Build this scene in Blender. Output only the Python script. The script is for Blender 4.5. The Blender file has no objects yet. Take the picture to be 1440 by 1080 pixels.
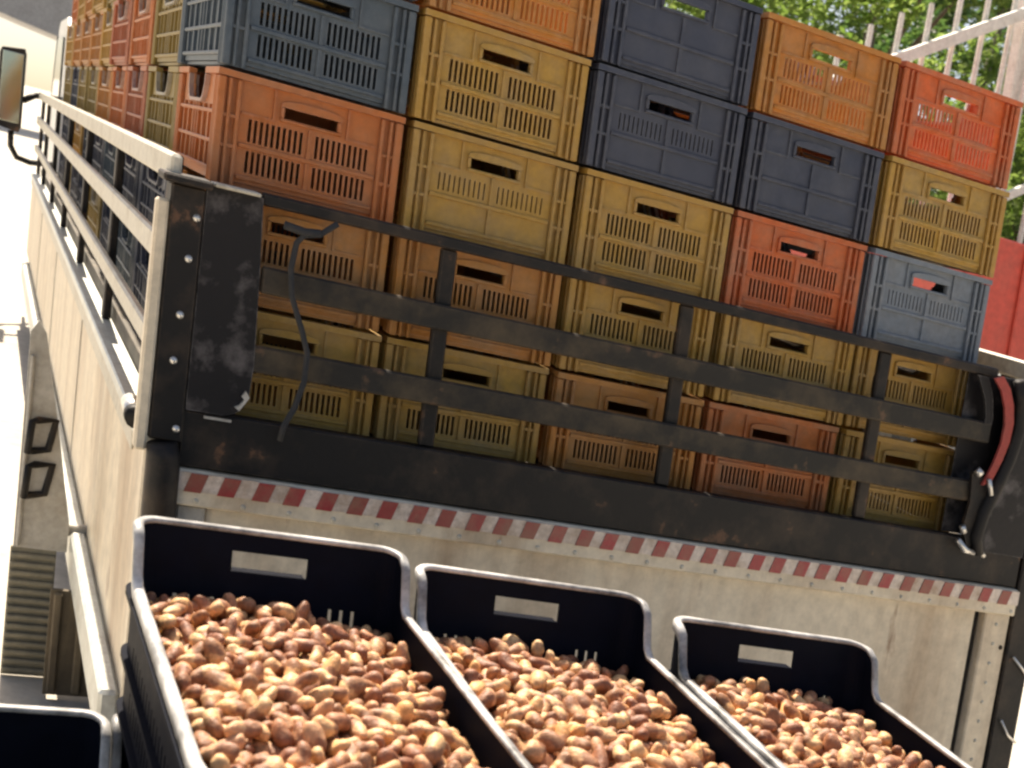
import bpy, bmesh, math, random
import numpy as np
from mathutils import Matrix, Vector, Euler, Quaternion

random.seed(7)
rng = np.random.default_rng(7)
SC = bpy.context.scene
COL = SC.collection

# ------------------------------------------------------------------ frame of the parked truck (u across, v forward, w up)
MU = np.array([[0.99854, 0.01915, -0.05395], [0.0, 1.0, 0.0], [-0.05397, 0.05467, 1.00438]])
H = 0.23167          # height of one stacked crate
PITCH = 0.42         # column pitch of the load
ROW = 0.632          # row pitch of the load


def X(u, v, w):
    """place measured on the truck (metres) -> world; the yard lies at w = -1"""
    return Vector((MU @ np.array([u, v, w + 1.0])).tolist())


# ------------------------------------------------------------------ camera
cam_d = bpy.data.cameras.new('camera')
cam = bpy.data.objects.new('camera', cam_d)
COL.objects.link(cam)
RC = ((0.903426, -0.390298, 0.17745), (0.119448, -0.168372, -0.978459), (0.411768, 0.905162, -0.105492))
cm = Matrix(((RC[0][0], -RC[1][0], -RC[2][0]), (RC[0][1], -RC[1][1], -RC[2][1]), (RC[0][2], -RC[1][2], -RC[2][2])))
cam.matrix_world = Matrix.Translation((-0.5519, -2.6871, 1.4577)) @ cm.to_4x4()
cam_d.sensor_width = 36.0
cam_d.lens = 46.03
cam_d.clip_start = 0.05
cam_d.clip_end = 600.0
cam_d.dof.use_dof = True
cam_d.dof.focus_distance = 2.6
cam_d.dof.aperture_fstop = 9.0
SC.camera = cam

# ------------------------------------------------------------------ daylight
SUN_DIR = Vector((-0.03, 0.94, 1.40)).normalized()      # towards the sun: high, beyond the truck
sun_el = math.asin(SUN_DIR.z)
sun_az = math.atan2(SUN_DIR.x, SUN_DIR.y)
world = bpy.data.worlds.new('World')
SC.world = world
world.use_nodes = True
wn = world.node_tree
sky = wn.nodes.new('ShaderNodeTexSky')
sky.sky_type = 'NISHITA'
sky.sun_disc = False
sky.sun_elevation = sun_el
sky.sun_rotation = sun_az
sky.air_density = 1.0
sky.dust_density = 3.0
sky.ozone_density = 1.0
bg = wn.nodes['Background']
bg.inputs['Strength'].default_value = 0.088
wn.links.new(sky.outputs['Color'], bg.inputs['Color'])
sun_d = bpy.data.lights.new('sun', 'SUN')
sun_d.energy = 5.0
sun_d.angle = math.radians(0.53)
sun_d.color = (1.0, 0.95, 0.86)
sun = bpy.data.objects.new('sun', sun_d)
COL.objects.link(sun)
sun.rotation_euler = SUN_DIR.to_track_quat('Z', 'Y').to_euler()
SC.view_settings.view_transform = 'Standard'
SC.view_settings.look = 'None'
SC.view_settings.exposure = 1.0
SC.view_settings.gamma = 1.0
SC.view_settings.use_curve_mapping = False
SC.view_settings.use_white_balance = True
SC.view_settings.white_balance_temperature = 7350
SC.view_settings.white_balance_tint = 12
SC.render.engine = 'CYCLES'
SC.cycles.filter_width = 2.5
SC.cycles.max_bounces = 8


# ------------------------------------------------------------------ materials
def node_mat(name):
    m = bpy.data.materials.new(name)
    m.use_nodes = True
    nt = m.node_tree
    return m, nt, nt.nodes['Principled BSDF'], nt.nodes['Material Output']


def N(nt, kind, **kw):
    n = nt.nodes.new('ShaderNode' + kind)
    for k, v in kw.items():
        if k in n.inputs:
            n.inputs[k].default_value = v
        else:
            setattr(n, k, v)
    return n


def mix_col(nt, fac, a, b, blend='MIX'):
    n = nt.nodes.new('ShaderNodeMix')
    n.data_type = 'RGBA'
    n.blend_type = blend
    for sock, val in ((n.inputs[0], fac), (n.inputs[6], a), (n.inputs[7], b)):
        if hasattr(val, 'is_output'):
            nt.links.new(val, sock)
        else:
            sock.default_value = val if isinstance(val, (int, float)) else (*val, 1.0)
    return n.outputs[2]


def ramp(nt, src, stops):
    r = nt.nodes.new('ShaderNodeValToRGB')
    while len(r.color_ramp.elements) < len(stops):
        r.color_ramp.elements.new(0.5)
    for e, (p, c) in zip(r.color_ramp.elements, stops):
        e.position = p
        e.color = (*c, 1.0) if not isinstance(c, (int, float)) else (c, c, c, 1.0)
    nt.links.new(src, r.inputs[0])
    return r.outputs[0]


def bump(nt, bsdf, src, strength, dist):
    b = N(nt, 'Bump', Strength=strength, Distance=dist)
    nt.links.new(src, b.inputs['Height'])
    nt.links.new(b.outputs[0], bsdf.inputs['Normal'])


def noise(nt, vec, scale, detail=4.0, rough=0.6):
    n = N(nt, 'TexNoise', Scale=scale, Detail=detail, Roughness=rough)
    nt.links.new(vec, n.inputs['Vector'])
    return n.outputs[0]


def worn(name, col, dirt, rough=0.5, scale=7.0, amount=0.5, metal=0.0, spec=0.5, streak=False, bumpy=0.15, transl=0.0, fade=None, lo=0.45, edge=None, edge_r=0.004, rust=None):
    """painted metal / plastic / wood with dust, scuffs and a little tone drift"""
    m, nt, b, out = node_mat(name)
    tc = N(nt, 'TexCoord')
    oi = N(nt, 'ObjectInfo')
    vec = nt.nodes.new('ShaderNodeVectorMath')
    vec.operation = 'MULTIPLY_ADD'
    nt.links.new(oi.outputs['Random'], vec.inputs[0])
    vec.inputs[1].default_value = (37.0, 19.0, 53.0)
    nt.links.new(tc.outputs['Object'], vec.inputs[2])
    v = vec.outputs[0]
    if streak:
        mp = N(nt, 'Mapping')
        mp.inputs['Scale'].default_value = (1.0, 1.0, 0.12)
        nt.links.new(v, mp.inputs['Vector'])
        vs = mp.outputs[0]
    else:
        vs = v
    n1 = noise(nt, vs, scale, 6.0, 0.65)
    n2 = noise(nt, v, scale * 5.5, 5.0, 0.7)
    f1 = ramp(nt, n1, ((lo, 0.0), (lo + 0.27, amount)))
    base = mix_col(nt, f1, col, dirt)
    tone = ramp(nt, n2, ((0.3, 0.78), (0.7, 1.14)))
    base = mix_col(nt, 1.0, base, tone, 'MULTIPLY')
    if fade:
        r = ramp(nt, oi.outputs['Random'], ((0.0, 0.0), (1.0, 1.0)))
        base = mix_col(nt, r, base, mix_col(nt, 0.55, base, fade))
    if rust:
        mp2 = N(nt, 'Mapping')
        mp2.inputs['Scale'].default_value = (1.0, 1.0, rust[1])
        nt.links.new(v, mp2.inputs['Vector'])
        n3 = noise(nt, mp2.outputs[0], rust[2], 7.0, 0.62)
        base = mix_col(nt, ramp(nt, n3, ((rust[3], 0.0), (rust[3] + 0.07, 0.8))), base, rust[0])
    if edge:
        bv = N(nt, 'Bevel', samples=4)
        bv.inputs['Radius'].default_value = edge_r
        ge = N(nt, 'NewGeometry')
        dp = nt.nodes.new('ShaderNodeVectorMath')
        dp.operation = 'DOT_PRODUCT'
        nt.links.new(bv.outputs[0], dp.inputs[0])
        nt.links.new(ge.outputs['Normal'], dp.inputs[1])
        em = ramp(nt, dp.outputs['Value'], ((0.86, 1.0), (0.99, 0.0)))
        eb = ramp(nt, n2, ((0.38, 0.0), (0.62, 0.75)))
        ml = nt.nodes.new('ShaderNodeMath')
        ml.operation = 'MULTIPLY'
        nt.links.new(em, ml.inputs[0])
        nt.links.new(eb, ml.inputs[1])
        base = mix_col(nt, ml.outputs[0], base, edge)
    nt.links.new(base, b.inputs['Base Color'])
    b.inputs['Metallic'].default_value = metal
    b.inputs['Specular IOR Level'].default_value = spec
    rr = nt.nodes.new('ShaderNodeMath')
    rr.operation = 'MULTIPLY_ADD'
    nt.links.new(n2, rr.inputs[0])
    rr.inputs[1].default_value = 0.25
    rr.inputs[2].default_value = rough - 0.1
    nt.links.new(rr.outputs[0], b.inputs['Roughness'])
    if bumpy:
        bump(nt, b, n2, bumpy, 0.004)
    if transl:
        t = N(nt, 'BsdfTranslucent')
        nt.links.new(base, t.inputs['Color'])
        mx = N(nt, 'MixShader')
        mx.inputs[0].default_value = transl
        nt.links.new(b.outputs[0], mx.inputs[1])
        nt.links.new(t.outputs[0], mx.inputs[2])
        nt.links.new(mx.outputs[0], out.inputs['Surface'])
    return m


DUST = (0.33, 0.27, 0.19)


def plastic(name, col, fade, tr=0.22, dust=DUST, amount=0.45):
    return worn(name, col, dust, 0.46, 9.0, amount, transl=tr, fade=fade, bumpy=0.15, lo=0.40, edge=tuple(min(0.75, 0.55 * c + 0.22) for c in col) if max(col) > 0.2 else (0.20, 0.21, 0.22), edge_r=0.003)


PL = {
    'yellow': plastic('yellow_plastic', (0.53, 0.315, 0.06), (0.50, 0.27, 0.055)),
    'amber': plastic('amber_plastic', (0.54, 0.215, 0.035), (0.52, 0.24, 0.045)),
    'orange': plastic('orange_plastic', (0.60, 0.175, 0.04), (0.55, 0.19, 0.055)),
    'red orange': plastic('red_orange_plastic', (0.66, 0.145, 0.035), (0.60, 0.15, 0.045)),
    'navy': plastic('navy_plastic', (0.036, 0.045, 0.075), (0.05, 0.055, 0.08), 0.05, (0.12, 0.12, 0.13), 0.35),
    'slate blue': plastic('slate_plastic', (0.062, 0.09, 0.12), (0.08, 0.105, 0.13), 0.08, (0.16, 0.17, 0.17), 0.4),
    'grey blue': plastic('grey_blue_plastic', (0.16, 0.195, 0.24), (0.19, 0.215, 0.245), 0.1, (0.25, 0.25, 0.25), 0.45),
    'olive': plastic('olive_plastic', (0.33, 0.225, 0.045), (0.30, 0.21, 0.06)),
    'red': plastic('red_plastic', (0.50, 0.13, 0.055), (0.46, 0.15, 0.06)),
    'black': worn('black_crate_plastic', (0.0035, 0.0052, 0.012), (0.012, 0.0135, 0.019), 0.62, 5.0, 0.35, spec=0.07, bumpy=0.1),
}
M_RIM = worn('sun_glare_rim_plastic', (0.018, 0.019, 0.022), (0.62, 0.61, 0.59), 0.4, 10.0, 0.92, spec=0.5, bumpy=0.15, lo=0.32)  # pale patches paint the sun's glare into the black rim colour
LIP = {k: plastic(k.replace(' ', '_') + '_glint_edge', tuple(0.45 * c + 0.30 for c in v), tuple(0.45 * c + 0.26 for c in v)) for k, v in (('yellow', (0.49, 0.275, 0.05)), ('amber', (0.54, 0.215, 0.035)), ('orange', (0.60, 0.175, 0.04)), ('red orange', (0.66, 0.145, 0.035)), ('olive', (0.33, 0.225, 0.045)), ('red', (0.46, 0.115, 0.05)))}  # crate colours lightened for the notch lips: sunlit glints painted into the plastic
M_DARK = worn('dark_painted_steel', (0.009, 0.008, 0.008), (0.07, 0.048, 0.032), 0.55, 7.0, 0.75, spec=0.3, bumpy=0.35, lo=0.48, edge=(0.17, 0.12, 0.085), rust=((0.14, 0.07, 0.04), 1.0, 14.0, 0.62))
M_RAIL = worn('weathered_grey_steel', (0.022, 0.020, 0.017), (0.11, 0.08, 0.048), 0.62, 6.5, 0.85, spec=0.3, bumpy=0.4, lo=0.44, edge=(0.19, 0.13, 0.09), rust=((0.15, 0.085, 0.05), 1.0, 12.0, 0.60))
M_PLATE = worn('scuffed_black_plate', (0.009, 0.008, 0.0095), (0.20, 0.18, 0.18), 0.55, 9.0, 0.85, spec=0.3, bumpy=0.3, lo=0.525, edge=(0.25, 0.23, 0.22))
M_CREAM = worn('cream_paint', (0.70, 0.605, 0.46), (0.32, 0.20, 0.11), 0.48, 4.0, 0.75, streak=True, bumpy=0.12, lo=0.47, rust=((0.20, 0.095, 0.045), 0.22, 9.0, 0.64))
M_CREAMR = worn('pale_rail_paint', (0.56, 0.52, 0.43), (0.34, 0.28, 0.20), 0.5, 12.0, 0.7, bumpy=0.2, lo=0.5)
M_ALU = worn('dull_aluminium', (0.62, 0.64, 0.60), (0.38, 0.36, 0.31), 0.42, 9.0, 0.5, metal=0.35, bumpy=0.15)
M_WHITE = worn('white_paint', (0.78, 0.78, 0.75), (0.5, 0.46, 0.4), 0.42, 4.0, 0.3, bumpy=0.05)
M_TAPEW = worn('white_reflective_tape', (0.68, 0.58, 0.50), (0.36, 0.24, 0.16), 0.38, 16.0, 0.9, bumpy=0.1, lo=0.42)
M_TAPER = worn('red_reflective_tape', (0.38, 0.02, 0.035), (0.30, 0.15, 0.10), 0.38, 16.0, 0.8, bumpy=0.1, fade=(0.20, 0.085, 0.055), lo=0.42)
M_STEEL = worn('bright_steel', (0.72, 0.70, 0.66), (0.4, 0.34, 0.28), 0.3, 14.0, 0.4, metal=0.75, bumpy=0.1)
M_RUBBER = worn('tyre_rubber', (0.035, 0.034, 0.032), (0.17, 0.15, 0.115), 0.75, 6.0, 0.85, bumpy=0.3, lo=0.36)
M_FLAP = worn('dusty_rubber', (0.11, 0.085, 0.055), (0.27, 0.21, 0.13), 0.8, 6.0, 0.85, streak=True, bumpy=0.3, lo=0.38)
M_RIBBED = worn('faded_ribbed_rubber', (0.20, 0.185, 0.14), (0.32, 0.28, 0.2), 0.8, 6.0, 0.7, bumpy=0.3)
M_GREYP = worn('grey_primer', (0.42, 0.40, 0.36), (0.26, 0.22, 0.16), 0.55, 7.0, 0.7, bumpy=0.2)
M_BED = worn('bed_boards', (0.10, 0.085, 0.065), (0.22, 0.18, 0.13), 0.7, 8.0, 0.7, bumpy=0.3)
M_REDP = worn('red_paint', (0.56, 0.075, 0.05), (0.40, 0.10, 0.07), 0.45, 3.0, 0.5, bumpy=0.06)
M_STRAP = worn('red_webbing', (0.34, 0.055, 0.045), (0.22, 0.08, 0.06), 0.75, 16.0, 0.5, bumpy=0.3)
M_ROPE = worn('dark_rope', (0.022, 0.024, 0.028), (0.07, 0.06, 0.05), 0.8, 30.0, 0.5, bumpy=0.3)
M_FENCE = worn('pale_fence_paint', (0.72, 0.72, 0.66), (0.45, 0.42, 0.33), 0.5, 6.0, 0.5, bumpy=0.12)
M_CANOPY = worn('grey_sheet', (0.30, 0.30, 0.31), (0.2, 0.19, 0.18), 0.5, 2.5, 0.5, bumpy=0.1)
M_BARK = worn('bark', (0.11, 0.085, 0.06), (0.19, 0.16, 0.12), 0.85, 9.0, 0.7, streak=True, bumpy=0.6)

m, nt, b, out = node_mat('dark_glass')
b.inputs['Base Color'].default_value = (0.02, 0.03, 0.03, 1)
b.inputs['Roughness'].default_value = 0.06
M_GLASS = m
m, nt, b, out = node_mat('mirror_glass')
b.inputs['Base Color'].default_value = (0.55, 0.6, 0.55, 1)
b.inputs['Metallic'].default_value = 1.0
b.inputs['Roughness'].default_value = 0.08
M_MIRROR = m

# yard
m, nt, b, out = node_mat('pale_yard_concrete')
tc = N(nt, 'TexCoord')
n1 = noise(nt, tc.outputs['Object'], 0.6, 8.0, 0.65)
n2 = noise(nt, tc.outputs['Object'], 14.0, 6.0, 0.7)
c = ramp(nt, n1, ((0.3, (0.46, 0.42, 0.35)), (0.7, (0.62, 0.58, 0.51))))
c = mix_col(nt, 1.0, c, ramp(nt, n2, ((0.3, 0.8), (0.7, 1.1))), 'MULTIPLY')
nt.links.new(c, b.inputs['Base Color'])
b.inputs['Roughness'].default_value = 0.9
bump(nt, b, n2, 0.4, 0.01)
M_GROUND = m


def leaf_mat(name, dark, light, tr):
    m, nt, b, out = node_mat(name)
    ge = N(nt, 'NewGeometry')
    col = ramp(nt, ge.outputs['Random Per Island'], ((0.0, dark), (0.55, tuple((a + c) / 2 for a, c in zip(dark, light))), (1.0, light)))
    nt.links.new(col, b.inputs['Base Color'])
    b.inputs['Roughness'].default_value = 0.5
    t = N(nt, 'BsdfTranslucent')
    nt.links.new(col, t.inputs['Color'])
    mx = N(nt, 'MixShader')
    mx.inputs[0].default_value = tr
    nt.links.new(b.outputs[0], mx.inputs[1])
    nt.links.new(t.outputs[0], mx.inputs[2])
    nt.links.new(mx.outputs[0], out.inputs['Surface'])
    return m


M_LEAF1 = leaf_mat('fresh_leaves', (0.11, 0.20, 0.03), (0.30, 0.40, 0.11), 0.62)
M_LEAF2 = leaf_mat('deep_leaves', (0.045, 0.11, 0.03), (0.15, 0.25, 0.06), 0.55)

# fruit: half-ripe skins from straw yellow over pinkish tan to brown
m, nt, b, out = node_mat('fruit_skin')
tc = N(nt, 'TexCoord')
ge = N(nt, 'NewGeometry')
oi = N(nt, 'ObjectInfo')
ad = N(nt, 'Math')
ad.operation = 'ADD'
nt.links.new(ge.outputs['Random Per Island'], ad.inputs[0])
nt.links.new(oi.outputs['Random'], ad.inputs[1])
fr = N(nt, 'Math')
fr.operation = 'FRACT'
nt.links.new(ad.outputs[0], fr.inputs[0])
skin = ramp(nt, fr.outputs[0], ((0.0, (0.24, 0.09, 0.045)), (0.12, (0.45, 0.20, 0.10)), (0.30, (0.66, 0.36, 0.19)), (0.58, (0.70, 0.42, 0.20)), (0.82, (0.76, 0.49, 0.25)), (1.0, (0.74, 0.36, 0.13))))
at = N(nt, 'Attribute')
at.attribute_name = 'ripe'
nA = noise(nt, tc.outputs['Object'], 55.0, 4.0, 0.6)
sm = N(nt, 'Math')
sm.operation = 'MULTIPLY_ADD'
nt.links.new(nA, sm.inputs[0])
sm.inputs[1].default_value = 0.9
nt.links.new(at.outputs['Fac'], sm.inputs[2])
ripe = ramp(nt, sm.outputs[0], ((0.92, 0.0), (1.45, 0.8)))
skin = mix_col(nt, ripe, skin, (0.24, 0.085, 0.04))
nB = noise(nt, tc.outputs['Object'], 160.0, 3.0, 0.6)
skin = mix_col(nt, 1.0, skin, ramp(nt, nB, ((0.3, 0.62), (0.7, 1.18))), 'MULTIPLY')
nt.links.new(skin, b.inputs['Base Color'])
b.inputs['Roughness'].default_value = 0.56
b.inputs['Subsurface Weight'].default_value = 0.12
b.inputs['Subsurface Radius'].default_value = (0.006, 0.003, 0.0015)
b.inputs['Subsurface Scale'].default_value = 0.5
bump(nt, b, nB, 0.5, 0.003)
M_FRUIT = m


# ------------------------------------------------------------------ mesh helpers (coordinates u, v, w unless raw)
class MB:
    def __init__(self, raw=False):
        self.v, self.f, self.raw = [], [], raw

    def add(self, vs, fs):
        o = len(self.v)
        self.v += [tuple(p) for p in vs]
        self.f += [tuple(i + o for i in f) for f in fs]
        return self

    def box(self, a, b, c=0.0):
        """box between corners a and b; c cuts its edges"""
        lo = [min(p, q) for p, q in zip(a, b)]
        hi = [max(p, q) for p, q in zip(a, b)]
        if c <= 0:
            vs = [(x, y, z) for x in (lo[0], hi[0]) for y in (lo[1], hi[1]) for z in (lo[2], hi[2])]
            return self.add(vs, [(0, 1, 3, 2), (4, 6, 7, 5), (0, 4, 5, 1), (2, 3, 7, 6), (0, 2, 6, 4), (1, 5, 7, 3)])
        c = min(c, 0.45 * min(h - l for h, l in zip(hi, lo)))
        bm = bmesh.new()
        pts = []
        for ax in range(3):
            for sx in (0, 1):
                for sy in (0, 1):
                    for sz in (0, 1):
                        s = (sx, sy, sz)
                        p = [hi[k] if s[k] else lo[k] for k in range(3)]
                        for k in range(3):
                            if k != ax:
                                p[k] += -c if s[k] else c
                        pts.append(bm.verts.new(p))
        r = bmesh.ops.convex_hull(bm, input=bm.verts)
        bmesh.ops.dissolve_limit(bm, angle_limit=0.02, verts=bm.verts, edges=bm.edges)
        bm.verts.index_update()
        self.add([v.co[:] for v in bm.verts], [[v.index for v in f.verts] for f in bm.faces])
        bm.free()
        return self

    def prism(self, outline, axis, a, b):
        """outline of 2-D points pushed from a to b along an axis"""
        def p3(p, t):
            q = list(p)
            q.insert(axis, t)
            return q
        n = len(outline)
        vs = [p3(p, a) for p in outline] + [p3(p, b) for p in outline]
        fs = [tuple(range(n)), tuple(range(2 * n - 1, n - 1, -1))] + [(i, (i + 1) % n, n + (i + 1) % n, n + i) for i in range(n)]
        return self.add(vs, fs)

    def tube(self, pts, r, seg=8, closed=False, caps=True):
        pts = [Vector(p) for p in pts]
        n = len(pts)
        rs = r if isinstance(r, (list, tuple)) else [r] * n
        vs = []
        up = None
        for i, p in enumerate(pts):
            d = (pts[(i + 1) % n] - pts[i - 1]) if closed or 0 < i < n - 1 else (pts[1] - pts[0] if i == 0 else pts[-1] - pts[-2])
            d.normalize()
            if up is None:
                up = d.orthogonal().normalized()
            up = (up - d * up.dot(d)).normalized()
            sd = d.cross(up)
            vs += [p + (up * math.cos(2 * math.pi * k / seg) + sd * math.sin(2 * math.pi * k / seg)) * rs[i] for k in range(seg)]
        fs = []
        for i in range(n if closed else n - 1):
            j = (i + 1) % n
            fs += [(i * seg + k, i * seg + (k + 1) % seg, j * seg + (k + 1) % seg, j * seg + k) for k in range(seg)]
        if caps and not closed:
            fs += [tuple(range(seg))[::-1], tuple(range((n - 1) * seg, n * seg))]
        return self.add(vs, fs)

    def strap(self, pts, wd, th, axis):
        """flat band along pts; axis = direction of its width"""
        pts = [Vector(p) for p in pts]
        ax = Vector(axis).normalized()
        vs = []
        for i, p in enumerate(pts):
            d = (pts[min(i + 1, len(pts) - 1)] - pts[max(i - 1, 0)]).normalized()
            nn = d.cross(ax).normalized()
            for s, t in ((-1, -1), (1, -1), (1, 1), (-1, 1)):
                vs.append(p + ax * (s * wd / 2) + nn * (t * th / 2))
        fs = [(0, 1, 2, 3), tuple(len(vs) - 4 + k for k in (3, 2, 1, 0))]
        for i in range(len(pts) - 1):
            fs += [(4 * i + k, 4 * i + (k + 1) % 4, 4 * i + 4 + (k + 1) % 4, 4 * i + 4 + k) for k in range(4)]
        return self.add(vs, fs)

    def lathe(self, prof, centre, axis, seg=32, mod=None):
        """profile of (radius, along) spun about axis (0 = u)"""
        vs = []
        for k in range(seg):
            a = 2 * math.pi * k / seg
            for j, (r, t) in enumerate(prof):
                rr = r + (mod(k, j) if mod else 0.0)
                q = [rr * math.cos(a), rr * math.sin(a)]
                q.insert(axis, t)
                vs.append([q[i] + centre[i] for i in range(3)])
        n = len(prof)
        fs = []
        for k in range(seg):
            kk = (k + 1) % seg
            fs += [(k * n + j, k * n + j + 1, kk * n + j + 1, kk * n + j) for j in range(n - 1)]
        return self.add(vs, fs)

    def grid_shell(self, P, Q, mask):
        """outer points P[i][j], inner points Q[i][j]; cells whose mask is False are open right through"""
        ni, nj = len(P), len(P[0])
        vs = [p for r in P for p in r] + [q for r in Q for q in r]
        o = ni * nj
        fs = []
        on = lambda i, j: 0 <= i < ni - 1 and 0 <= j < nj - 1 and mask(i, j)
        for i in range(ni - 1):
            for j in range(nj - 1):
                if not on(i, j):
                    continue
                a, b_, c, d = i * nj + j, (i + 1) * nj + j, (i + 1) * nj + j + 1, i * nj + j + 1
                fs += [(a, b_, c, d), (o + d, o + c, o + b_, o + a)]
                for (di, dj, p, q) in ((0, -1, a, b_), (1, 0, b_, c), (0, 1, c, d), (-1, 0, d, a)):
                    if not on(i + di, j + dj):
                        fs.append((q, p, o + p, o + q))
        return self.add(vs, fs)

    def mesh(self, name, mat, smooth=False):
        V = np.array(self.v, float)
        if not self.raw:
            V = V @ MU.T
        me = bpy.data.meshes.new(name)
        me.from_pydata(V.tolist(), [], self.f)
        bm = bmesh.new()
        bm.from_mesh(me)
        loose = [v for v in bm.verts if not v.link_faces]
        if loose:
            bmesh.ops.delete(bm, geom=loose, context='VERTS')
        bmesh.ops.recalc_face_normals(bm, faces=bm.faces)
        bm.to_mesh(me)
        bm.free()
        if smooth:
            me.polygons.foreach_set('use_smooth', [True] * len(me.polygons))
        me.materials.append(mat)
        return me

    def obj(self, name, mat, parent=None, smooth=False, label=None):
        return link(name, self.mesh(name, mat, smooth), parent, label=label)


def link(name, me, parent=None, mat=None, label=None):
    o = bpy.data.objects.new(name, me)
    COL.objects.link(o)
    if parent is not None:
        o.parent = parent
    if mat is not None:
        o.material_slots[0].link = 'OBJECT'
        o.material_slots[0].material = mat
    if label:
        o['label'] = label
    return o


def thing(name, label, cat, uvw=(0, 0, -1.0), rz=0.0, group=None):
    o = bpy.data.objects.new(name, None)
    o.empty_display_size = 0.1
    COL.objects.link(o)
    o.location = X(*uvw)
    o.rotation_euler = (0, 0, rz)
    o['label'] = label
    o['category'] = cat
    if group:
        o['group'] = group
    return o


def structure(o):
    o['kind'] = 'structure'
    return o


# ------------------------------------------------------------------ the yard
gb = MB()
gb.add([(-150, -80, 0), (150, -80, 0), (150, 260, 0), (-150, 260, 0)], [(0, 1, 2, 3)])
ground = structure(gb.obj('ground', M_GROUND))

# ------------------------------------------------------------------ the truck (base at u=0, v=0 on the yard; part heights are w+1)
truck = thing('cargo_truck', 'cream flatbed truck with black slatted tailgate, loaded with stacked plastic crates', 'truck')
Z = 1.0


def tb(name, a, b, mat, parent=truck, c=0.004, label=None):
    return MB().box((a[0], a[1], a[2] + Z), (b[0], b[1], b[2] + Z), c).obj(name, mat, parent, label=label)


TV = -0.10          # face of the tailgate
UL, UR = -0.055, 2.22
L_BED = 7.05
# bed boards
for k in range(14):
    a = UL + 0.03 + k * (UR - UL - 0.06) / 14
    tb('floor_board', (a + 0.002, -0.07, -0.05), (a + (UR - UL - 0.06) / 14 - 0.002, L_BED, -0.006), M_BED, c=0.002)
for v0 in (0.3, 1.5, 2.7, 3.9, 5.1, 6.3):
    tb('cross_member', (UL + 0.02, v0, -0.17), (UR - 0.02, v0 + 0.08, -0.052), M_DARK)
for uu in (0.62, 1.42):
    tb('chassis_rail', (uu, 0.05, -0.42), (uu + 0.09, 8.6, -0.172), M_DARK)

# tailgate
tg = tb('tailgate', (-0.012, TV, -0.093), (UR + 0.045, TV + 0.035, 0.022), M_DARK, label='black steel tailgate with crossbars and scuffed corner plates')
def tgp(name, a, b, mat=M_RAIL, c=0.004):
    return tb(name, a, b, mat, parent=tg, c=c)
tgp('top_rail', (0.105, TV + 0.004, 0.447), (2.075, TV + 0.030, 0.472), M_DARK)
tgp('crossbar', (0.118, TV - 0.004, 0.277), (2.075, TV + 0.016, 0.330))
tgp('crossbar', (0.112, TV - 0.004, 0.118), (2.09, TV + 0.016, 0.172))
for uu in (0.517, 1.120, 1.712):
    tgp('upright', (uu - 0.018, TV + 0.017, 0.0225), (uu + 0.018, TV + 0.036, 0.4465), M_DARK)
# left corner plate with its rounded lower corner
ol = [(-0.0072, 0.0225), (0.07, 0.0225), (0.092, 0.03), (0.107, 0.045), (0.116, 0.07), (0.120, 0.13), (0.1135, 0.30), (0.1045, 0.462), (-0.0072, 0.462)]
MB().prism([(p[0], p[1] + Z) for p in ol], 1, TV - 0.006, TV + 0.010).obj('corner_plate', M_PLATE, tg)
MB().box((0.004, TV - 0.03, 0.463 + Z), (0.095, TV + 0.03, 0.470 + Z), 0.002).obj('plate_lip', M_CREAMR, tg)
MB().prism([(p[0] + 0.0, p[1] + Z) for p in ((0.088, 0.045), (0.098, 0.038), (0.117, 0.068), (0.108, 0.080), (0.100, 0.068), (0.106, 0.062), (0.098, 0.050))], 1, TV - 0.013, TV - 0.0065).obj('latch', M_STEEL, tg)
MB().box((0.03, TV - 0.010, 0.012 + Z), (0.085, TV - 0.0062, 0.017 + Z)).obj('hinge_strip', M_STEEL, tg)
# right corner plate with its bowed inner edge
ol = [(2.262, -0.007), (2.045, -0.007), (2.052, 0.05), (2.075, 0.12), (2.108, 0.20), (2.126, 0.28), (2.122, 0.35), (2.098, 0.41), (2.075, 0.455), (2.262, 0.455)]
MB().prism([(p[0], p[1] + Z) for p in ol], 1, TV - 0.006, TV + 0.010).obj('corner_plate', M_PLATE, tg)
ol = [(2.0, 0.445), (2.035, 0.445), (2.06, 0.40), (2.074, 0.345), (2.07, 0.30), (2.045, 0.297), (2.05, 0.34), (2.035, 0.39)]
MB().prism([(p[0], p[1] + Z) for p in ol], 1, TV - 0.003, TV + 0.003).obj('edge_plate', M_PLATE, tg)
MB().box((2.005, TV + 0.0365, 0.0225 + Z), (2.26, TV + 0.041, 0.446 + Z)).obj('inner_plate', M_PLATE, tg)
arc = [(2.052, 0.452), (2.082, 0.425), (2.103, 0.385), (2.114, 0.34), (2.112, 0.29), (2.099, 0.24), (2.083, 0.20), (2.072, 0.175)]
MB().strap([(p[0], TV - 0.020, p[1] + Z) for p in arc], 0.030, 0.007, (0.93, 0.0, 0.35)).obj('red_strap', M_STRAP, tg)
arc2 = [(2.125, 0.455), (2.148, 0.40), (2.155, 0.33), (2.14, 0.25), (2.112, 0.17), (2.085, 0.10), (2.072, 0.03), (2.088, -0.01)]
MB().tube([(p[0], TV - 0.018, p[1] + Z) for p in arc2], 0.018, 10).obj('locking_rod', M_DARK, tg, smooth=True)
lat = MB()
lat.tube([(2.034, TV - 0.02, 0.207 + Z), (2.045, TV - 0.026, 0.197 + Z)], 0.011, 10)
lat.tube([(2.072, TV - 0.03, 0.190 + Z), (2.086, TV - 0.032, 0.150 + Z)], 0.0065, 8)
lat.obj('latch', M_STEEL, tg, smooth=True)
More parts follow.
